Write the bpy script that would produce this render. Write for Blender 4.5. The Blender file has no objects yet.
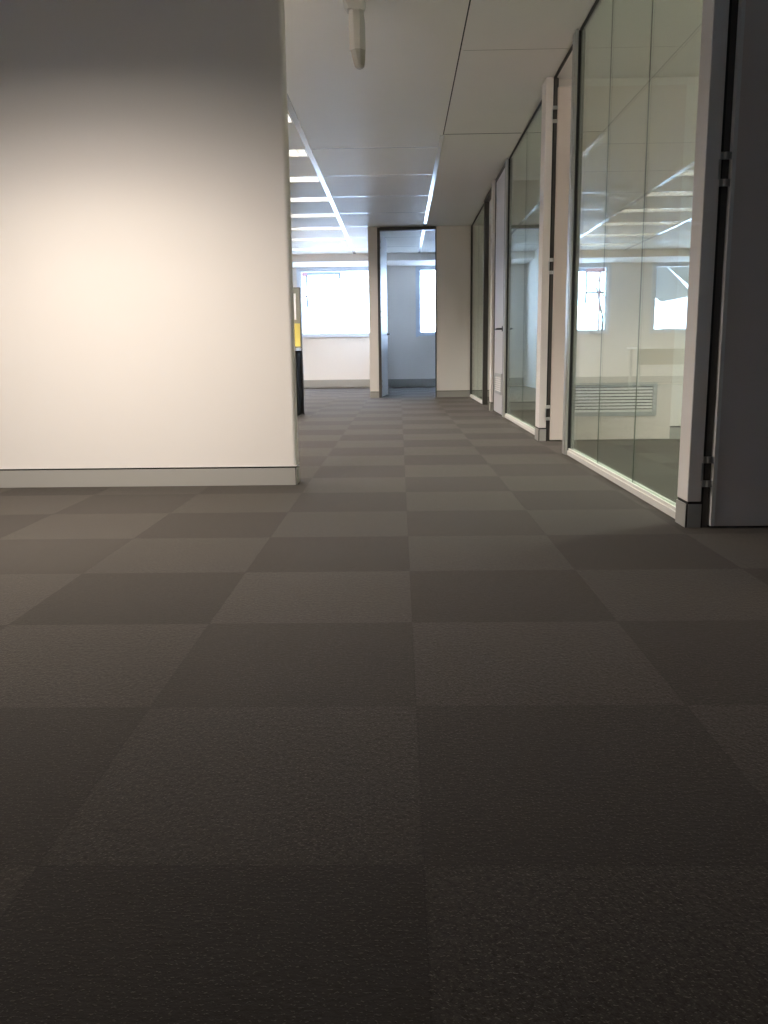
import bpy, bmesh, math, random
from mathutils import Vector, Matrix
random.seed(4)
S = bpy.context.scene
C = S.collection

# ------------------------------------------------------------------ helpers
def node_mat(name):
    m = bpy.data.materials.new(name); m.use_nodes = True
    nt = m.node_tree
    for n in list(nt.nodes): nt.nodes.remove(n)
    out = nt.nodes.new('ShaderNodeOutputMaterial')
    return m, nt, out

def paint(name, col, rough=0.6, metal=0.0, noise=0.04, scale=6.0, bump=0.0, bscale=300.0, spec=0.5):
    m, nt, out = node_mat(name)
    b = nt.nodes.new('ShaderNodeBsdfPrincipled')
    b.inputs['Roughness'].default_value = rough
    b.inputs['Metallic'].default_value = metal
    b.inputs['Specular IOR Level'].default_value = spec
    tc = nt.nodes.new('ShaderNodeTexCoord')
    nz = nt.nodes.new('ShaderNodeTexNoise'); nz.inputs['Scale'].default_value = scale
    nz.inputs['Detail'].default_value = 3
    nt.links.new(tc.outputs['Object'], nz.inputs['Vector'])
    r = nt.nodes.new('ShaderNodeMapRange')
    r.inputs['To Min'].default_value = 1 - noise; r.inputs['To Max'].default_value = 1 + noise
    nt.links.new(nz.outputs['Fac'], r.inputs['Value'])
    mx = nt.nodes.new('ShaderNodeVectorMath'); mx.operation = 'SCALE'
    mx.inputs[0].default_value = col
    nt.links.new(r.outputs['Result'], mx.inputs['Scale'])
    nt.links.new(mx.outputs['Vector'], b.inputs['Base Color'])
    if bump:
        n2 = nt.nodes.new('ShaderNodeTexNoise'); n2.inputs['Scale'].default_value = bscale
        nt.links.new(tc.outputs['Object'], n2.inputs['Vector'])
        bp = nt.nodes.new('ShaderNodeBump'); bp.inputs['Strength'].default_value = bump
        bp.inputs['Distance'].default_value = 0.002
        nt.links.new(n2.outputs['Fac'], bp.inputs['Height'])
        nt.links.new(bp.outputs['Normal'], b.inputs['Normal'])
    nt.links.new(b.outputs['BSDF'], out.inputs['Surface'])
    return m

def emit(name, col, strength):
    m, nt, out = node_mat(name)
    e = nt.nodes.new('ShaderNodeEmission')
    e.inputs['Color'].default_value = (*col, 1); e.inputs['Strength'].default_value = strength
    nt.links.new(e.outputs['Emission'], out.inputs['Surface'])
    return m

def glass(name, tint, f0=0.04):
    """thin architectural glazing: clear, tinted, mirror-like at shallow angles"""
    m, nt, out = node_mat(name)
    g = nt.nodes.new('ShaderNodeNewGeometry')
    d = nt.nodes.new('ShaderNodeVectorMath'); d.operation = 'DOT_PRODUCT'
    nt.links.new(g.outputs['Incoming'], d.inputs[0]); nt.links.new(g.outputs['Normal'], d.inputs[1])
    def math_(op, a, b=None):
        n = nt.nodes.new('ShaderNodeMath'); n.operation = op
        for i, v in enumerate((a, b)):
            if v is None: continue
            if isinstance(v, (int, float)): n.inputs[i].default_value = v
            else: nt.links.new(v, n.inputs[i])
        return n.outputs[0]
    c = math_('ABSOLUTE', d.outputs['Value'])
    om = math_('SUBTRACT', 1.0, c)
    p = math_('POWER', om, 5.0)
    f = math_('ADD', math_('MULTIPLY', p, 1 - f0), f0)
    t = nt.nodes.new('ShaderNodeBsdfTransparent'); t.inputs['Color'].default_value = (*tint, 1)
    gl = nt.nodes.new('ShaderNodeBsdfGlossy'); gl.inputs['Roughness'].default_value = 0.0
    gl.inputs['Color'].default_value = (0.94, 0.98, 0.94, 1)
    mx = nt.nodes.new('ShaderNodeMixShader')
    nt.links.new(f, mx.inputs[0]); nt.links.new(t.outputs[0], mx.inputs[1]); nt.links.new(gl.outputs[0], mx.inputs[2])
    nt.links.new(mx.outputs[0], out.inputs['Surface'])
    return m

def box(bm, x0, x1, y0, y1, z0, z1):
    v = [bm.verts.new(p) for p in ((x0,y0,z0),(x1,y0,z0),(x1,y1,z0),(x0,y1,z0),(x0,y0,z1),(x1,y0,z1),(x1,y1,z1),(x0,y1,z1))]
    for f in ((0,3,2,1),(4,5,6,7),(0,1,5,4),(1,2,6,5),(2,3,7,6),(3,0,4,7)):
        bm.faces.new([v[i] for i in f])

def loft(bm, rings):
    vs = [[bm.verts.new(p) for p in r] for r in rings]
    n = len(rings[0])
    for a, b in zip(vs, vs[1:]):
        for i in range(n):
            bm.faces.new((a[i], a[(i+1) % n], b[(i+1) % n], b[i]))
    bm.faces.new(vs[0][::-1]); bm.faces.new(vs[-1])

def tube(bm, p, q, r, n=12):
    p, q = Vector(p), Vector(q); d = (q - p).normalized()
    u = d.orthogonal().normalized(); w = d.cross(u)
    ring = lambda o: [o + (u*math.cos(2*math.pi*k/n) + w*math.sin(2*math.pi*k/n))*r for k in range(n)]
    loft(bm, [ring(p), ring(q)])

def obj(name, bm, mat, parent=None, bevel=0.0, smooth=False):
    bmesh.ops.recalc_face_normals(bm, faces=bm.faces)
    me = bpy.data.meshes.new(name); bm.to_mesh(me); bm.free()
    me.materials.append(mat)
    if smooth:
        for p in me.polygons: p.use_smooth = True
    o = bpy.data.objects.new(name, me); C.objects.link(o)
    if parent:
        o.parent = parent; o.location = -Vector(parent.location)
    if bevel:
        m = o.modifiers.new('Bevel', 'BEVEL'); m.width = bevel; m.segments = 2; m.limit_method = 'ANGLE'
    return o

def B(*boxes):
    bm = bmesh.new()
    for b in boxes: box(bm, *b)
    return bm

def tag(o, label, cat, group=None, kind=None):
    o['label'] = label; o['category'] = cat
    if group: o['group'] = group
    if kind: o['kind'] = kind
    return o

def thing(name, loc, label, cat, group=None, kind=None):
    o = bpy.data.objects.new(name, None); C.objects.link(o)
    o.location = loc; o.empty_display_size = 0.1
    return tag(o, label, cat, group, kind)

def struct(name, bm, mat, label, cat, bevel=0.0):
    return tag(obj(name, bm, mat, bevel=bevel), label, cat, kind='structure')

# ------------------------------------------------------------------ dimensions
H = 2.524            # ceiling height
YW = 4.24            # face of the near left wall
XG = 1.095            # plane of the glazed partitions
YF = 13.10           # far wall with the open door
YB = 17.40           # window wall
YK = 16.40           # bulkhead in front of the windows
XL, XR, Y0 = -7.2, 4.6, -3.0
BW = 0.2

# ------------------------------------------------------------------ materials
M_wall  = paint('wall_paint', (0.86, 0.81, 0.76), 0.7, noise=0.012, scale=2.5, bump=0.05)
M_ceil  = paint('ceiling_tile', (0.87, 0.84, 0.77), 0.5, spec=0.28, noise=0.02, scale=3, bump=0.08, bscale=200)
M_plast = paint('ceiling_plaster', (0.86, 0.84, 0.80), 0.75, noise=0.02, scale=3)
M_tee   = paint('ceiling_runner_white_metal', (0.82, 0.82, 0.80), 0.15, metal=0.3, noise=0.01)
M_gap   = paint('black_shadow_gap', (0.012, 0.011, 0.010), 0.6)
M_skirt = paint('grey_skirting', (0.40, 0.385, 0.35), 0.45, noise=0.03, scale=4)
M_bead  = paint('white_bead', (0.85, 0.82, 0.77), 0.4)
M_alu   = paint('pale_aluminium', (0.52, 0.51, 0.47), 0.38, metal=0.35, noise=0.02)
M_alud  = paint('bronze_grey_frame', (0.10, 0.095, 0.085), 0.4, metal=0.4)
M_rub   = paint('black_rubber', (0.010, 0.010, 0.010), 0.5)
M_door  = paint('door_laminate', (0.76, 0.67, 0.60), 0.5, noise=0.015, scale=3)
M_doorg = paint('grey_white_door_paint', (0.66, 0.64, 0.64), 0.45, noise=0.015)
M_steel = paint('satin_steel', (0.62, 0.62, 0.60), 0.3, metal=0.9)
M_dark  = paint('dark_metal', (0.05, 0.05, 0.055), 0.35, metal=0.6)
M_louv  = paint('louvre_grey', (0.50, 0.51, 0.50), 0.4, metal=0.3)
M_win   = paint('window_frame_white', (0.70, 0.76, 0.84), 0.4)
M_jnt   = paint('silicone', (0.16, 0.17, 0.15), 0.5)
M_glass = glass('greenish_partition_glass', (0.905, 0.955, 0.92), 0.055)
M_wglass = glass('window_glass', (0.98, 0.99, 0.99))
M_fit   = paint('fitting_plastic', (0.62, 0.60, 0.54), 0.45)
M_fitd  = paint('fitting_lens_plastic', (0.42, 0.40, 0.34), 0.3)
M_tube  = emit('fluorescent_tube', (1.0, 0.95, 0.90), 2.6)
M_refl  = paint('troffer_reflector', (0.86, 0.86, 0.84), 0.2, metal=0.6)
M_fab   = paint('screen_fabric', (0.27, 0.27, 0.22), 0.9, noise=0.12, scale=120)
M_olive = paint('dark_panel_laminate', (0.022, 0.019, 0.012), 0.85, noise=0.1, spec=0.05)
M_yel   = paint('yellow_pinboard', (0.62, 0.52, 0.13), 0.8, noise=0.05, scale=60)
M_paper = paint('paper', (0.85, 0.86, 0.88), 0.7)
M_desk  = paint('worktop_white', (0.80, 0.80, 0.78), 0.4)
M_red   = paint('red_steel', (0.055, 0.010, 0.013), 0.5)
M_blue  = paint('blue_steel', (0.022, 0.030, 0.050), 0.5)
M_pole  = paint('scaffold_tube', (0.012, 0.012, 0.014), 0.5)
M_brick = paint('neighbour_render', (0.045, 0.045, 0.038), 0.8, noise=0.3, scale=2)
M_fasc  = paint('white_fascia', (0.8, 0.8, 0.8), 0.5)
M_out   = paint('outside_paving', (0.5, 0.5, 0.5), 0.9)
M_bark  = paint('branch_bark', (0.012, 0.012, 0.011), 0.9, noise=0.3, scale=20)

def carpet():
    m, nt, out = node_mat('carpet_tiles')
    L = nt.links.new
    def N(t, **k):
        n = nt.nodes.new(t)
        for a, v in k.items(): setattr(n, a, v)
        return n
    def mth(op, a, b=None, c=None):
        n = N('ShaderNodeMath', operation=op)
        for i, v in enumerate((a, b, c)):
            if v is None: continue
            if isinstance(v, (int, float)): n.inputs[i].default_value = v
            else: L(v, n.inputs[i])
        return n.outputs[0]
    b = N('ShaderNodeBsdfPrincipled'); b.inputs['Roughness'].default_value = 0.95
    b.inputs['Specular IOR Level'].default_value = 0.15
    b.inputs['Sheen Roughness'].default_value = 0.45; b.inputs['Sheen Tint'].default_value = (1.0, 0.9, 0.8, 1)
    tc = N('ShaderNodeTexCoord'); sp = N('ShaderNodeSeparateXYZ'); L(tc.outputs['Object'], sp.inputs[0])
    # slight wobble so the seams are not ruler-straight
    wob = N('ShaderNodeTexNoise'); wob.inputs['Scale'].default_value = 60; L(tc.outputs['Object'], wob.inputs['Vector'])
    w = mth('MULTIPLY', mth('SUBTRACT', wob.outputs['Fac'], 0.5), 0.008)
    u = mth('ADD', mth('MULTIPLY', mth('SUBTRACT', sp.outputs['X'], 0.026), 2.0), w)
    v = mth('ADD', mth('MULTIPLY', mth('SUBTRACT', sp.outputs['Y'], 0.981), 2.0), w)
    fu, fv = mth('FLOOR', u), mth('FLOOR', v)
    par = mth('FLOORED_MODULO', mth('ADD', fu, fv), 2.0)      # alternate quarter-turned tiles
    cell = N('ShaderNodeCombineXYZ'); L(fu, cell.inputs[0]); L(fv, cell.inputs[1])
    wn = N('ShaderNodeTexWhiteNoise'); wn.noise_dimensions = '3D'; L(cell.outputs[0], wn.inputs['Vector'])
    def streak(sx, sy):
        mp = N('ShaderNodeMapping'); mp.inputs['Scale'].default_value = (sx, sy, 1); L(tc.outputs['Object'], mp.inputs['Vector'])
        n = N('ShaderNodeTexNoise'); n.inputs['Scale'].default_value = 1; n.inputs['Detail'].default_value = 3
        n.inputs['Roughness'].default_value = 0.7
        L(mp.outputs[0], n.inputs['Vector']); return n.outputs['Fac']
    sa, sb = streak(130, 90), streak(70, 150)
    mx = N('ShaderNodeMix'); mx.data_type = 'FLOAT'
    L(par, mx.inputs[0]); L(sb, mx.inputs[2]); L(sa, mx.inputs[3])
    grain = mx.outputs[0]
    L(mth('ADD', 0.19, mth('MULTIPLY', par, 0.055)), b.inputs['Sheen Weight'])   # the pile leans the other way
    # pile contrast: stronger in the lighter lay
    amp = mth('ADD', 1.5, mth('MULTIPLY', par, 1.2))
    g = mth('ADD', 1.0, mth('MULTIPLY', mth('SUBTRACT', grain, 0.5), amp))
    fleck = N('ShaderNodeTexNoise'); fleck.inputs['Scale'].default_value = 240; fleck.inputs['Detail'].default_value = 1
    L(tc.outputs['Object'], fleck.inputs['Vector'])
    fr = N('ShaderNodeMapRange'); fr.inputs['From Min'].default_value = 0.60; fr.inputs['From Max'].default_value = 0.72
    fr.inputs['To Min'].default_value = 0; fr.inputs['To Max'].default_value = 1.0
    L(fleck.outputs['Fac'], fr.inputs['Value'])
    g = mth('ADD', g, fr.outputs[0])
    base = mth('ADD', mth('ADD', 0.86, mth('MULTIPLY', par, 0.15)), mth('MULTIPLY', wn.outputs['Value'], 0.22))
    blot = N('ShaderNodeTexNoise'); blot.inputs['Scale'].default_value = 5; blot.inputs['Detail'].default_value = 4
    L(tc.outputs['Object'], blot.inputs['Vector'])
    bl = mth('ADD', 0.90, mth('MULTIPLY', blot.outputs['Fac'], 0.2))
    tot = mth('MULTIPLY', mth('MULTIPLY', g, base), bl)
    # seams
    eu = mth('ABSOLUTE', mth('SUBTRACT', mth('FRACT', u), 0.5)); ev = mth('ABSOLUTE', mth('SUBTRACT', mth('FRACT', v), 0.5))
    e = mth('GREATER_THAN', mth('MAXIMUM', eu, ev), 0.4965)
    tot = mth('MULTIPLY', tot, mth('SUBTRACT', 1.0, mth('MULTIPLY', e, 0.28)))
    colr = N('ShaderNodeVectorMath', operation='SCALE'); colr.inputs[0].default_value = CARPET
    L(tot, colr.inputs['Scale']); L(colr.outputs[0], b.inputs['Base Color'])
    bp = N('ShaderNodeBump'); bp.inputs['Strength'].default_value = 0.6; bp.inputs['Distance'].default_value = 0.0014
    L(g, bp.inputs['Height']); L(bp.outputs[0], b.inputs['Normal'])
    L(b.outputs[0], out.inputs['Surface'])
    return m
CARPET = (0.028, 0.0242, 0.0205)
M_carpet = carpet()

# ------------------------------------------------------------------ shell
struct('floor', B((XL-BW, XR+BW, Y0-BW, YB+BW, -0.1, 0.0)), M_carpet, 'dark grey-brown carpet tiles laid in alternating directions', 'floor')

# ceiling with openings for the recessed lights
ROWS = [8.24 + 1.2*k for k in range(-4, 7)]           # cross-tee rows
COLX = (-2.04, -0.82)
LIGHTS = []                                            # (x0, x1, y0, y1)
for y in [2.80] + [4.64 + 1.2*k for k in range(0, 10)]:
    LIGHTS.append((COLX[0], COLX[1]-0.035, y+0.012, y+0.30))
OFFC = [(2.45, 3.635, y, y+0.288) for y in (4.24, 7.84, 11.44)]
LIGHTS.append((COLX[0], COLX[1]-0.035, -1.348, -1.06))
FARCOL = [(-4.48, -3.295, 4.64+2.4*k+0.012, 4.64+2.4*k+0.30) for k in range(5)]  # inner row added out of view for extra light in the open office
ALL = LIGHTS + FARCOL
def ceiling_mesh():
    xs = sorted({XL-BW, XR+BW, 0.41, *[a for l in ALL for a in l[:2]]})
    ys = sorted({Y0-BW, YK, *[a for l in ALL for a in l[2:]]})
    bm = bmesh.new()
    for i in range(len(xs)-1):
        for j in range(len(ys)-1):
            cx, cy = (xs[i]+xs[i+1])/2, (ys[j]+ys[j+1])/2
            if any(a < cx < b and c < cy < d for a, b, c, d in ALL): continue
            if cx > 0.41: continue
            box(bm, xs[i], xs[i+1], ys[j], ys[j+1], H, H+0.012)
    bmesh.ops.remove_doubles(bm, verts=bm.verts, dist=1e-5)
    return bm
struct('ceiling', ceiling_mesh(), M_ceil, 'off-white tiled ceiling over the corridor and open office', 'ceiling')
def plaster_mesh():
    bm = bmesh.new()
    ys = [Y0-BW] + [v for l in OFFC for v in l[2:]] + [YK]
    box(bm, 0.41, 2.45, ys[0], ys[-1], H, H+0.012); box(bm, 3.635, XR+BW, ys[0], ys[-1], H, H+0.012)
    for i in range(0, len(ys), 2): box(bm, 2.45, 3.635, ys[i], ys[i+1], H, H+0.012)
    return bm
struct('ceiling', plaster_mesh(), M_plast, 'plasterboard ceiling strip beside the glass offices', 'ceiling')
struct('ceiling', B((XL-BW, XR+BW, YK, YB+BW, 2.39, H+0.3)), M_wall, 'lowered bulkhead in front of the far windows', 'bulkhead')
# roof slab closes the void above the tiles
struct('ceiling', B((XL-BW, XR+BW, Y0-BW, YB+BW, H+0.30, H+0.4)), M_plast, 'concrete slab above the ceiling tiles', 'ceiling slab')

n_trim = 0
def trim(bm, mat, label, cat='ceiling trim'):
    global n_trim; n_trim += 1
    return struct('trim_%d' % n_trim, bm, mat, label, cat)
for k, x in enumerate((-0.82, -2.04, -3.26, -4.48)):
    y = YW+0.14
    trim(B((x-0.024, x+0.024, y, YK, H-0.004, H+0.002)), M_tee,
         ('wide white ceiling runner beside the row of lights', 'second white ceiling runner into the open office',
          'third white ceiling runner into the open office', 'fourth white ceiling runner into the open office')[k])
trim(B((0.372, 0.412, 7.82, YK, H-0.004, H+0.002)), M_tee, 'white ceiling runner pointing at the far doorway')
trim(B((0.396, 0.404, Y0, 7.80, H-0.0015, H+0.001), (0.396, XG-0.02, 7.788, 7.797, H-0.0015, H+0.001)), M_gap, 'thin dark joint in the corridor ceiling')
trim(B((0.42, XG-0.02, 5.745, 5.749, H-0.001, H+0.001)), M_skirt, 'faint cross joint in the plasterboard near the glass')
bm = bmesh.new()
for y in ROWS:
    
    if y > 8.0: box(bm, -0.785, 0.372, y-0.009, y+0.009, H-0.0006, H+0.001)
    for a, b in ((-2.005, -0.855), (-3.225, -2.075), (-4.445, -3.295)):
        if y > YW+0.2: box(bm, a, b, y-0.009, y+0.009, H-0.0006, H+0.001)
trim(bm, M_tee, 'thin white cross tees between the ceiling tiles')

# walls ------------------------------------------------------------
SK = 0.088
def skirted_end(name, x0, x1, y0, y1, label, label2, bead=True):
    """plaster wall standing on a grey recessed skirting with black shadow lines"""
    w = struct(name, B((x0, x1, y0, y1, SK+0.008, H)), M_wall, label, 'wall', bevel=0.004)
    s = struct('baseboard_' + name.split('_', 1)[1], B((x0-0.001, x1+0.001 if x1 < 1.2 else x1, y0-0.001, y1, 0, SK)), M_skirt, label2, 'skirting board')
    g = obj('shadow_gap', B((x0+0.004, x1-0.004, y0+0.004, y1-0.004, SK-0.002, SK+0.010)), M_gap, w)
    return w, s
XE = -0.528
rc = 0.018
prof = [(XL, YW+0.12), (XL, YW)] + [(XE-rc+rc*math.sin(a), YW+rc-rc*math.cos(a)) for a in [math.pi/2*k/6 for k in range(7)]] \
     + [(XE-rc+rc*math.cos(a), YW+0.12-rc+rc*math.sin(a)) for a in [math.pi/2*k/6 for k in range(7)]]
bm = bmesh.new(); loft(bm, [[(x, y, z) for x, y in prof] for z in (SK+0.012, H)])
struct('wall_left', bm, M_wall, 'large plain off-white wall on the left', 'wall')
wl = bpy.data.objects['wall_left']
obj('corner_bead', B((XL, XE+0.001, YW-0.0015, YW+0.1205, SK+0.008, SK+0.013)), M_bead, wl)
obj('shadow_gap', B((XL, XE-0.006, YW+0.006, YW+0.114, SK-0.003, SK+0.010)), M_gap, wl)
sk = struct('baseboard_left', B((XL, XE-0.006, YW+0.001, YW+0.12, 0, SK), (XE-0.0025, XE, YW+0.004, YW+0.12, 0, SK)), M_skirt, 'grey skirting board under the large left wall', 'skirting board')
obj('corner_gap', B((XE-0.0065, XE-0.002, YW+0.003, YW+0.1, 0.0, SK)), M_gap, sk)

# outer shell out of frame
struct('wall_back', B((XL-BW, -2.2, Y0-BW, Y0, 0, H), (-1.75, XR+BW, Y0-BW, Y0, 0, H), (-2.2, -1.75, Y0-BW, Y0, 0, 1.0), (-2.2, -1.75, Y0-BW, Y0, 1.6, H)), M_wall, 'off-white wall behind the viewer', 'wall')
struct('wall_west', B((XL-BW, XL, Y0, YB+BW, 0, H)), M_wall, 'far side wall of the open office', 'wall')
struct('wall_east', B((XR, XR+BW, Y0, YB+BW, 0, H)), M_wall, 'back wall of the glass offices', 'wall')
struct('wall_corridor', B((XG-0.05, XG+0.05, Y0, 2.22, 0, H)), M_wall, 'corridor wall before the first office door', 'wall')

# window wall with three openings
WIN = [(-4.42, -2.90), (-1.99, -0.50), (0.39, 1.90)]
WZ0, WZ1 = 1.05, 2.35
bm = bmesh.new()
edges = [XL] + [a for w in WIN for a in w] + [XR]
for i in range(0, len(edges), 2):
    box(bm, edges[i], edges[i+1], YB, YB+BW, 0, 2.39)
for a, b in WIN:
    box(bm, a, b, YB, YB+BW, 0, WZ0); box(bm, a, b, YB, YB+BW, WZ1, 2.39)
struct('wall_far', bm, M_wall, 'off-white wall holding the bright far windows', 'wall')
struct('baseboard_far', B((XL, -0.46, YB-0.03, YB, 0.012, 0.165)), M_skirt, 'deep grey skirting duct under the open office window', 'skirting board', bevel=0.003)
struct('baseboard_far', B((-0.34, XR, YB-0.03, YB, 0.012, 0.165)), M_skirt, 'deep grey skirting duct seen through the far doorway', 'skirting board', bevel=0.003)
WL = ['wide window of the open office seen left of the far door', 'window seen through the far doorway', 'open office window seen only as a reflection in the glass']
for k, (a, b) in enumerate([WIN[1], WIN[2], WIN[0]]):
    w = thing('window_%d' % (k+1), ((a+b)/2, YB+0.05, WZ0), WL[k], 'window', kind='structure')
    t = 0.045
    obj('window_frame', B((a, a+t, YB+0.02, YB+0.09, WZ0, WZ1), (b-t, b, YB+0.02, YB+0.09, WZ0, WZ1),
                   (a+t, b-t, YB+0.02, YB+0.09, WZ0, WZ0+t), (a+t, b-t, YB+0.02, YB+0.09, WZ1-t, WZ1)), M_win, w)
    obj('architrave', B((a-0.05, a, YB-0.012, YB, WZ0-0.05, WZ1+0.03), (b, b+0.05, YB-0.012, YB, WZ0-0.05, WZ1+0.03),
                   (a, b, YB-0.012, YB, WZ1, WZ1+0.03)), M_win, w)
    obj('window_sill', B((a, b, YB-0.04, YB+0.02, WZ0-0.03, WZ0)), M_win, w)
    obj('glass_pane', B((a+t, b-t, YB+0.05, YB+0.056, WZ0+t, WZ1-t)), M_wglass, w)

w = thing('window_4', (-1.975, Y0, 1.0), 'added unseen window behind the viewer for fill daylight', 'window', kind='structure')  # unseen opening added so fill daylight reaches the nearest door
obj('window_frame', B((-2.2, -2.16, Y0-0.12, Y0-0.06, 1.0, 1.60), (-1.79, -1.75, Y0-0.12, Y0-0.06, 1.0, 1.60), (-2.16, -1.79, Y0-0.12, Y0-0.06, 1.0, 1.04), (-2.16, -1.79, Y0-0.12, Y0-0.06, 1.56, 1.60)), M_win, w)
obj('glass_pane', B((-2.16, -1.79, Y0-0.095, Y0-0.09, 1.04, 1.56)), M_wglass, w)

# far wall with the open doorway
XD0, XD1, DH = -0.275, 0.555, 2.475
skirted_end('wall_far_pier', -0.455, -0.315, YF, YF+0.10, 'narrow wall end left of the far doorway', 'grey skirting on the narrow wall end by the far door')
struct('wall_room_side', B((-0.455, -0.355, YF+0.10, YB, 0, H)), M_wall, 'side wall of the far room', 'wall')
struct('wall_far_right', B((XD1+0.012, XR, YF, YF+0.10, 0.098, H)), M_wall, 'plain wall right of the far doorway', 'wall', bevel=0.003)
struct('baseboard_far_right', B((XD1+0.012, XR, YF-0.002, YF+0.10, 0, 0.090)), M_skirt, 'grey skirting on the wall right of the far doorway', 'skirting board')
obj('shadow_gap', B((XD1+0.02, XR, YF+0.004, YF+0.09, 0.088, 0.100)), M_gap, bpy.data.objects['wall_far_right'])

def hinge(parent, x, y, z, h=0.11):
    """butt hinge: two pale knuckles, a dark recessed middle and the plates"""
    bm = bmesh.new()
    for s in (-1, 1):
        tube(bm, (x, y, z+s*h*0.5), (x, y, z+s*h*0.30), 0.007)
        box(bm, x-0.018, x+0.022, y-0.001, y+0.005, z+s*h*0.40-0.012, z+s*h*0.40+0.012)
    box(bm, x-0.024, x-0.016, y+0.001, y+0.004, z-h*0.3, z+h*0.3)
    hg = obj('hinge', bm, M_steel, parent)
    obj('pin', (lambda b: (tube(b, (x, y+0.002, z-h*0.3), (x, y+0.002, z+h*0.3), 0.006), b)[1])(bmesh.new()), M_dark, hg)

# far door (door_4): leaf open into the far room
d = thing('door_4', (XD0, YF, 0), 'white door standing open in the doorway at the far end', 'door', kind='structure')
obj('door_frame', B((XD0-0.040, XD0, YF-0.012, YF+0.10, 0, DH+0.04), (XD1, XD1+0.012, YF-0.012, YF+0.10, 0, DH+0.04),
                    (XD0, XD1, YF-0.012, YF+0.10, DH, H-0.002)), M_alud, d)
bm = bmesh.new(); box(bm, 0, 0.04, 0, 0.80, 0.012, 2.455)
lf = obj('door_leaf', bm, M_doorg, d, bevel=0.002)
lf.location = Vector((-0.036, 0.11, 0)); lf.rotation_euler = (0, 0, math.radians(-6.0))
bm = bmesh.new(); tube(bm, (0.04, 0.735, 0.98), (0.085, 0.735, 0.98), 0.010); tube(bm, (0.085, 0.735, 0.98), (0.085, 0.62, 0.98), 0.009)
tube(bm, (0.038, 0.735, 0.98), (0.044, 0.735, 0.98), 0.026, 20)
hd = obj('handle', bm, M_dark, lf); hd.location = (0, 0, 0)
for z in (0.21, 1.26, 2.28): hinge(d, XD0-0.008, YF+0.105, z)

# office dividing walls and their stubs on the corridor
XS = 1.060
def divider(tag_, y0, y1, face_y, ln, lb, XS):
    """wall between two offices; its end projects a little into the corridor"""
    w = struct('wall_' + tag_, B((XS, XS+0.052, y0, y1, SK+0.010, H), (XS+0.052, XR, face_y, y1, SK+0.010, H)), M_wall, ln, 'wall', bevel=0.003)
    obj('shadow_gap', B((XS+0.004, XS+0.05, y0+0.004, y1-0.004, SK-0.001, SK+0.012), (XS+0.05, XR, face_y+0.004, y1-0.004, SK-0.001, SK+0.012)), M_gap, w)
    s = struct('baseboard_' + tag_, B((XS-0.002, XS+0.002, y0+0.006, y1+0.001, 0, SK), (XS+0.004, XS+0.054, y0-0.001, y1, 0, SK), (XS+0.054, XR, face_y-0.002, y1+0.001, 0, SK)), M_skirt, lb, 'skirting board')
    obj('corner_gap', B((XS-0.0005, XS+0.005, y0+0.0005, y0+0.02, 0, SK)), M_gap, s)
divider('office_first', 3.09, 3.205, 3.135, 'near wall end between the dark open door and the glass', 'grey skirting around the nearest wall end on the right', XS)
XS2, XS3, XG2 = 1.035, 1.045, 1.10
divider('office_second', 6.30, 6.475, 6.345, 'wall end beyond the cream open door on the right', 'grey skirting around the middle wall end on the right', XS2)
divider('office_third', 9.75, 9.92, 9.82, 'farthest wall end on the right beyond the closed door', 'grey skirting around the farthest wall end on the right', XS3)

def door_jamb(parent, y, XS, hi=H):
    """hinge jamb on the camera side of a divider: rubber, dark frame"""
    obj('door_frame', B((XS+0.060, XS+0.084, y+0.008, y+0.045, 0, hi-0.002)), M_alud, parent)
    obj('door_seal', B((XS+0.048, XS+0.060, y+0.002, y+0.045, 0, hi-0.002), (XS+0.084, XS+0.090, y+0.02, y+0.045, 0, hi-0.002)), M_rub, parent)

# door_1: nearest, open 90 degrees, plain face to the camera
LX0, LX1 = XS+0.086, XS+0.940
d = thing('door_1', (LX0, 3.09, 0), 'nearest door at the right edge, standing open and in shade', 'door', kind='structure')
door_jamb(d, 3.09, XS)
obj('door_leaf', B((LX0+0.014, LX1, 3.078, 3.118, 0.008, 2.455)), M_door, d)
obj('leaf_edging', B((LX0, LX0+0.014, 3.076, 3.119, 0.008, 2.455)), M_bead, d)
for z in (0.21, 1.26, 2.28): hinge(d, XS+0.068, 3.082, z)
obj('door_head', B((XG-0.03, XG+0.03, 2.24, 3.085, 2.49, H-0.002)), M_alud, d)
obj('strike_jamb', B((XG-0.03, XG+0.03, 2.222, 2.255, 0, 2.49)), M_alud, d)
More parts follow.
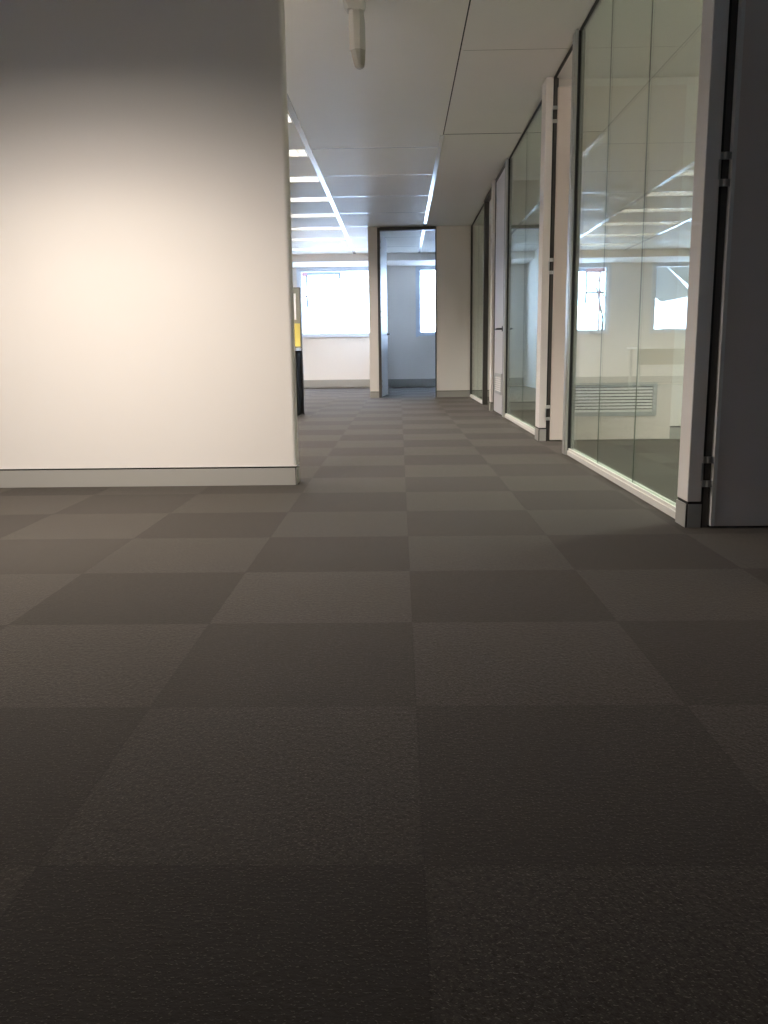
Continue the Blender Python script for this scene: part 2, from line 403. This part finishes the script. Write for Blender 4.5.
# door_2: open 90 degrees, seen in the doorway and through the glass, louvre at the bottom
LA0, LA1, LY = XS2+0.082, XS+0.940, 6.285
d = thing('door_2', (LA0, LY, 0), 'cream open door with a louvre grille, behind the near glass', 'door', kind='structure')
door_jamb(d, 6.30, XS2)
GX0, GX1, GZ0, GZ1 = 1.262, 1.885, 0.190, 0.418
obj('door_leaf', B((LA0, GX0, LY, LY+0.04, 0.010, 2.455), (GX1, LA1, LY, LY+0.04, 0.010, 2.455),
                   (GX0, GX1, LY, LY+0.04, 0.010, GZ0), (GX0, GX1, LY, LY+0.04, GZ1, 2.455)), M_door, d)
for z in (0.21, 1.26, 2.28): hinge(d, XS2+0.066, 6.292, z)
def grille(parent, along, a0, a1, z0, z1, f, n=8):
    """frame and slanted blades; along='x' faces -Y at y=f, along='y' faces -X at x=f"""
    def bx(bm, p0, p1, q0, q1, r0, r1):
        box(bm, p0, p1, q0, q1, r0, r1) if along == 'x' else box(bm, q0, q1, p0, p1, r0, r1)
    t = 0.022
    bm = bmesh.new()
    for r in ((a0-t*.4, a0+t), (a1-t, a1+t*.4)): bx(bm, r[0], r[1], f-0.006, f+0.02, z0-t*.4, z1+t*.4)
    for r in ((z0-t*.4, z0+t), (z1-t, z1+t*.4)): bx(bm, a0+t, a1-t, f-0.006, f+0.02, r[0], r[1])
    g = obj('louvre_grille', bm, M_louv, parent)
    bm = bmesh.new()
    for k in range(n):
        z = z0+t + (z1-z0-2*t)*(k+0.5)/n; s = (z1-z0-2*t)/n
        pts = [(f-0.004, z-s*0.45), (f-0.001, z-s*0.45), (f+0.016, z+s*0.25), (f+0.013, z+s*0.25)]
        ring = lambda a: [((a, y, zz) if along == 'x' else (y, a, zz)) for y, zz in pts]
        loft(bm, [ring(a0+t), ring(a1-t)])
    obj('blade', bm, M_bead, g).location = (0, 0, 0)
    bm = bmesh.new(); bx(bm, a0+t, a1-t, f+0.02, f+0.028, z0+t, z1-t)
    obj('backing', bm, M_dark, g).location = (0, 0, 0)
grille(d, 'x', GX0, GX1, GZ0, GZ1, LY)
obj('door_head', B((XG-0.008, XG+0.008, 5.62, 6.30, H-0.012, H-0.002)), M_rub, d)
# door_3: closed, in line with the glass
d = thing('door_3', (XG2, 9.3, 0), 'closed grey-white door with lever handle and low vent grille', 'door', kind='structure')
obj('door_leaf', B((XG2-0.025, XG2+0.015, 8.90, 9.70, 0.010, 2.48)), M_doorg, d, bevel=0.002)
obj('door_frame', B((XG2-0.03, XG2+0.03, 9.705, 9.75, 0, H-0.002), (XG2-0.03, XG2+0.03, 8.86, 8.89, 0, H-0.002), (XG2-0.03, XG2+0.03, 8.89, 9.705, 2.485, H-0.002)), M_alud, d)
grille(d, 'y', 8.99, 9.60, 0.225, 0.43, XG2-0.027, 7)
bm = bmesh.new(); hx = XG2-0.025
tube(bm, (hx, 8.97, 0.90), (hx-0.055, 8.97, 0.90), 0.010); tube(bm, (hx-0.055, 8.97, 0.90), (hx-0.055, 9.10, 0.90), 0.010)
tube(bm, (hx+0.002, 8.97, 0.90), (hx-0.006, 8.97, 0.90), 0.028, 20)
obj('handle', bm, M_dark, d)

# glazed partitions
def partition(y0, joints, y1, label, post=True, XG=XG, MJ=None):
    p = thing('glass_partition', (XG, (y0+y1)/2, 0), label, 'glass partition', kind='structure')
    obj('bottom_channel', B((XG-0.020, XG-0.013, y0, y1, 0, 0.028), (XG-0.013, XG-0.006, y0, y1, 0, 0.042), (XG-0.006, XG+0.008, y0, y1, 0, 0.020),
                            (XG+0.008, XG+0.020, y0, y1, 0, 0.042)), M_bead, p)
    obj('head_channel', B((XG-0.012, XG+0.012, y0, y1, H-0.012, H-0.001)), M_rub, p)
    ys = [y0] + joints + [y1]
    for a, b in zip(ys, ys[1:]):
        obj('glass_pane', B((XG-0.005, XG+0.005, a+0.0006, b-0.0006, 0.022, H-0.011)), M_glass, p)
    for y in joints:
        obj('silicone_joint', B((XG-0.002, XG+0.002, y-0.0006, y+0.0006, 0.022, H-0.011)), MJ or M_jnt, p)
    if post:
        obj('post', B((XG-0.032, XG+0.030, y1+0.042, y1+0.11, 0, H-0.001), (XG-0.032, XG-0.02, y1, y1+0.018, 0, H-0.001)), M_alu, p)
        obj('post_seal', B((XG-0.012, XG+0.008, y1+0.018, y1+0.042, 0, H-0.001)), M_rub, p)
    return p
partition(3.205, [3.95, 4.67], 5.42, 'large near glass partition of three panes reflecting the office')
partition(6.475, [7.62], 8.73, 'middle glass partition between cream open door and closed door', XG=XG2)
p3 = partition(11.02, [12.06], YF, 'farthest glass partition ending at the far wall', post=False, XG=XG2)
obj('post', B((XG2-0.03, XG2+0.03, 10.96, 11.02, 0, H-0.001)), M_alud, p3)
obj('door_head', B((XG2-0.03, XG2+0.03, 9.92, 10.96, 2.49, H-0.001)), M_alud, p3)
obj('end_post', B((XG2-0.02, XG2+0.02, YF-0.02, YF, 0, H-0.001)), M_alud, p3)

# ------------------------------------------------------------------ recessed lights
def make_light():
    W, D = 1.185, 0.288
    r = thing('ceiling_light', (0, 0, H), 'x', 'ceiling light')
    def part(name, bm, mat, par=r):
        o = obj(name, bm, mat); o.parent = par; return o
    # local coordinates: opening from 0..W, 0..D at z=0
    t = 0.004
    part('housing', B((0, W, 0, t, 0.001, 0.12), (0, W, D-t, D, 0.001, 0.12), (0, t, t, D-t, 0.001, 0.12), (W-t, W, t, D-t, 0.001, 0.12), (0, W, 0, D, 0.12, 0.125)), M_refl)
    for y in (0.085, 0.203):
        bm = bmesh.new(); tube(bm, (0.03, y, 0.075), (W-0.03, y, 0.075), 0.014, 12)
        part('fluorescent_tube', bm, M_tube)
    bm = bmesh.new()
    for k in range(1, 14):
        x = W*k/14; box(bm, x-0.001, x+0.001, t, D-t, 0.003, 0.045)
    for y in (0.144,): box(bm, t, W-t, y-0.002, y+0.002, 0.003, 0.045)
    part('louvre', bm, M_refl)
    return r
ORD = ['first', 'second', 'third', 'fourth', 'fifth', 'sixth', 'seventh', 'eighth', 'ninth', 'tenth']
proto = make_light()
def add_lamp(x, y, power, parent, spread, col=None):
    l = bpy.data.lights.new('lamp_glow', 'AREA'); l.shape = 'RECTANGLE'; l.size = 1.10; l.size_y = 0.24
    l.energy = power; l.color = col or LCOL; l.spread = math.radians(spread)
    o = bpy.data.objects.new('lamp_glow', l); C.objects.link(o)
    o.parent = parent; o.location = (1.185/2, 0.144, -0.001)
LCOL = (1.0, 0.90, 0.80)
P_NEAR, P_FAR = 36, 21
def place(i, x0, y0, label, group, power, spread=140, col=None):
    if i == 0: o = proto
    else:
        o = proto.copy(); C.objects.link(o)
        for ch in PARTS:
            c = ch.copy(); C.objects.link(c); c.parent = o
    o.location = (x0, y0, H); o['label'] = label; o['group'] = group
    if power: add_lamp(x0, y0, power, o, spread, col)
PARTS = list(proto.children)
place(0, LIGHTS[0][0], LIGHTS[0][2], 'recessed ceiling light ahead of the large left wall, nearest the viewer', 'recessed lights over the corridor edge', P_NEAR*0.62, 106)
add_lamp(0, 0, P_NEAR*0.42, proto, 120)
add_lamp(0, 0, P_NEAR*0.36, proto, 136)
place(1, LIGHTS[-1][0], LIGHTS[-1][2], 'added unseen ceiling light behind the viewer', 'recessed lights over the corridor edge', 0)  # extra unseen fitting added behind the viewer; only its tubes glow
vis = LIGHTS[1:-1]
for i, l in enumerate(vis):
    k = len(vis)-1-i
    place(1, l[0], l[2], 'recessed strip light, %s from the far bulkhead in the row nearest the corridor' % ORD[k], 'row of recessed strip lights in the open office', P_FAR)
for i, l in enumerate(FARCOL):
    place(1, l[0], l[2], 'added strip light, %s from the far bulkhead in the unseen inner row of the open office' % ORD[len(FARCOL)-1-i], 'added unseen inner row of strip lights', P_FAR)

OFF = [(2.45, 4.24, 66), (2.45, 7.84, 55), (2.45, 11.44, 20)]  # lamps added out of view to brighten the rooms behind the glass
for (x, y, pw), nm in zip(OFF, ('first', 'second', 'third')):
    place(1, x, y, 'added unseen ceiling light inside the %s glass office' % nm, 'added unseen lights of the glass offices', pw, 115, (0.97, 0.97, 0.90))

# ------------------------------------------------------------------ fitting hanging from the corridor ceiling
cx, cy = -0.215, 4.95
f = thing('ceiling_fitting', (cx, cy, H), 'pale narrow fitting with tapered tip hanging from the corridor ceiling', 'ceiling fitting')
def rr(w, dd, x, y, z, c=0.012):
    a, b = w/2, dd/2
    return [(x-a+c, y-b, z), (x+a-c, y-b, z), (x+a, y-b+c, z), (x+a, y+b-c, z), (x+a-c, y+b, z), (x-a+c, y+b, z), (x-a, y+b-c, z), (x-a, y-b+c, z)]
bm = bmesh.new(); loft(bm, [rr(0.12, 0.12, cx-0.01, cy, H), rr(0.12, 0.12, cx-0.01, cy, H-0.02), rr(0.09, 0.09, cx-0.005, cy, H-0.055)])
obj('ceiling_base', bm, M_fit, f, bevel=0.002)
bm = bmesh.new(); loft(bm, [rr(0.078, 0.075, cx, cy, H-0.05, 0.022), rr(0.088, 0.080, cx+0.002, cy, H-0.12, 0.026), rr(0.086, 0.080, cx+0.004, cy, 2.272, 0.028)])
obj('body', bm, M_fit, f)
bm = bmesh.new(); loft(bm, [rr(0.080, 0.076, cx+0.006, cy, 2.274, 0.026), rr(0.066, 0.066, cx+0.010, cy, 2.225, 0.024), rr(0.052, 0.056, cx+0.013, cy, 2.192, 0.020), rr(0.030, 0.034, cx+0.014, cy, 2.182, 0.012)])
obj('tapered_tip', bm, M_fitd, f)

# ------------------------------------------------------------------ workstations
px1 = -1.092
w = thing('workstation', (-2.0, 9.6, 0), 'office workstation peeking past the left wall, grey-green screen and dark end panel', 'workstation')
obj('screen_panel', B((-3.0, px1, 9.60, 9.65, 0.74, 1.39)), M_fab, w, bevel=0.004)
obj('screen_trim', B((px1-0.010, px1+0.004, 9.596, 9.654, 0.0, 1.394), (-3.0, px1-0.01, 9.596, 9.654, 1.388, 1.396)), M_alud, w)
obj('pinboard', B((-1.9, -1.104, 9.588, 9.5995, 0.755, 1.005)), M_yel, w)
obj('end_panel', B((-3.0, px1-0.012, 9.60, 9.65, 0.012, 0.735), (-1.125, -1.100, 9.12, 9.598, 0.012, 0.690)), M_olive, w)
obj('worktop', B((-3.0, px1-0.004, 9.10, 9.598, 0.705, 0.735)), M_desk, w, bevel=0.003)
tag(obj('paper_sheet', B((-1.42, -1.142, 9.592, 9.5945, 1.045, 1.33))  , M_paper), 'white paper pinned high on the grey-green screen', 'paper')

w = thing('workstation', (-2.9, 15.6, 0), 'pale desk by the far windows with tall screen, reflected in the near glass', 'workstation')
obj('worktop', B((-4.4, -2.05, 15.35, 16.05, 0.70, 0.73)), M_desk, w, bevel=0.003)
obj('modesty_panel', B((-3.15, -2.09, 15.38, 15.41, 0.42, 0.695)), M_fab, w)
obj('screen_panel', B((-4.5, -3.18, 15.90, 15.95, 0.735, 1.58)), M_fab, w)
for x in (-2.12, -4.35):
    for y in (15.42, 15.98): obj('leg', B((x-0.02, x+0.02, y-0.02, y+0.02, 0, 0.70)), M_alu, w)

# ------------------------------------------------------------------ outside the windows
def out_thing(name, bm, mat, label, cat): return tag(obj(name, bm, mat), label, cat)
s = thing('scaffold', (-2.1, 20, -3), 'red and blue steel scaffold outside the far window', 'scaffold')
obj('red_beam', B((-2.85, -2.10, 20.0, 20.15, 2.46, 2.60)), M_red, s)
obj('blue_beam', B((-2.10, -1.33, 20.0, 20.12, 2.48, 2.57)), M_blue, s)
for x, z in ((-2.12, 1.75), (-2.43, -3.0), (-1.36, 2.38), (-2.72, -3.0)):
    obj('upright', B((x-0.022, x+0.022, 20.02, 20.06, z, 2.6)), M_red if x < -2.4 else M_pole, s)
obj('cross_bar', B((-2.72, -2.1, 20.03, 20.05, 1.98, 2.02)), M_pole, s)
obj('upright', B((-0.78, -0.75, 20.02, 20.05, -3.0, 2.6)), M_fasc, s)
r = thing('railing', (-1.0, 18.6, -3), 'low dark balcony railing outside the far windows', 'railing')
bm = B((-6, 3, 18.60, 18.63, 1.075, 1.13), (-6, 3, 18.60, 18.63, 1.0, 1.03))
obj('rail', bm, M_pole, r)
for k in range(8):
    x = -5.75 + 1.1*k
    obj('post', B((x-0.012, x+0.012, 18.6, 18.62, -3, 1.11)), M_pole, r)
bm = bmesh.new()
for a, b, rad in (((-2.0,21,-3),(-2.15,21,1.4),0.09), ((-2.15,21,1.4),(-2.45,21.1,2.1),0.05), ((-2.15,21,1.4),(-1.95,21,2.2),0.045),
                  ((-2.3,21.05,1.75),(-2.0,20.9,2.15),0.03), ((-2.45,21.1,2.1),(-2.7,21.1,2.5),0.03), ((-1.95,21,2.2),(-2.1,21,2.75),0.028),
                  ((-2.15,21,1.4),(-2.6,21,1.55),0.03)):
    tube(bm, (a[0]-0.62, a[1], a[2]), (b[0]-0.62, b[1], b[2]), rad*0.6, 8)
b_ = out_thing('tree', bm, M_bark, 'bare tree trunk with branches outside the open office window', 'tree')
g = thing('neighbouring_house', (-6, 21, -3), 'grey house with white sloping fascia outside the open office', 'house')
bm = bmesh.new()
pts = [(-4.15,-3),(-4.15,2.65),(-5.0,2.00),(-9.5,2.0),(-9.5,-3)]
loft(bm, [[(x, 21.0, z) for x, z in [(-4.15,2.70),(-9.5,4.6),(-9.5,2.0),(-5.0,2.0)]], [(x, 24.0, z) for x, z in [(-4.15,2.70),(-9.5,4.6),(-9.5,2.0),(-5.0,2.0)]]])
obj('roof', bm, M_brick, g)
bm = bmesh.new(); ps = [(-4.10,2.78),(-4.2,2.66),(-5.0,2.02),(-4.95,1.94)]
loft(bm, [[(x, 20.95, z) for x, z in ps], [(x, 21.0, z) for x, z in ps]])
obj('fascia', bm, M_fasc, g)
obj('wall', B((-9.5, -5.05, 21.2, 23.8, -3, 2.0)), M_fasc, g)
tag(obj('outside_ground', B((-40, 40, YB+BW+0.1, 90, -3.2, -3.0)), M_out), 'pale paved ground outside far below the windows', 'ground', kind='structure')

# ------------------------------------------------------------------ daylight
wd = bpy.data.worlds.new('World'); S.world = wd; wd.use_nodes = True
nt = wd.node_tree
bg = nt.nodes['Background']
tc = nt.nodes.new('ShaderNodeTexCoord'); sx = nt.nodes.new('ShaderNodeSeparateXYZ'); nt.links.new(tc.outputs['Generated'], sx.inputs[0])
cr = nt.nodes.new('ShaderNodeValToRGB'); nt.links.new(sx.outputs['Z'], cr.inputs[0])
cr.color_ramp.elements[0].position = 0.0; cr.color_ramp.elements[0].color = (0.54, 0.72, 1.0, 1)
cr.color_ramp.elements[1].position = 0.6; cr.color_ramp.elements[1].color = (0.48, 0.67, 1.0, 1)
nt.links.new(cr.outputs[0], bg.inputs['Color'])
bg.inputs['Strength'].default_value = 17.0

# ------------------------------------------------------------------ camera
F_PX, PITCH, YAW, ROLL, CAMH = 841.917, 0.184051, 0.0201318, -0.0125818, 0.645166
p, y, r_ = PITCH, YAW, ROLL
Fw = Vector((-math.sin(y)*math.cos(p), math.cos(y)*math.cos(p), -math.sin(p)))
R0 = Vector((math.cos(y), math.sin(y), 0)); U0 = R0.cross(Fw)
Rr = math.cos(r_)*R0 + math.sin(r_)*U0; Uu = -math.sin(r_)*R0 + math.cos(r_)*U0
cam = bpy.data.cameras.new('camera'); co = bpy.data.objects.new('camera', cam); C.objects.link(co)
mt = Matrix((Rr, Uu, -Fw)).transposed().to_4x4(); mt.translation = Vector((0, 0, CAMH))
co.matrix_world = mt
cam.sensor_fit = 'VERTICAL'; cam.sensor_height = 36; cam.sensor_width = 27; cam.lens = F_PX/1024*36
cam.clip_start = 0.02
S.camera = co

S.view_settings.view_transform = 'Standard'; S.view_settings.look = 'None'
S.view_settings.gamma = 1; S.view_settings.exposure = 0.66; S.view_settings.use_curve_mapping = False
cy_ = S.cycles
cy_.use_denoising = True
cy_.max_bounces = 12; cy_.diffuse_bounces = 6; cy_.glossy_bounces = 6; cy_.transparent_max_bounces = 24
cy_.sample_clamp_indirect = 8.0
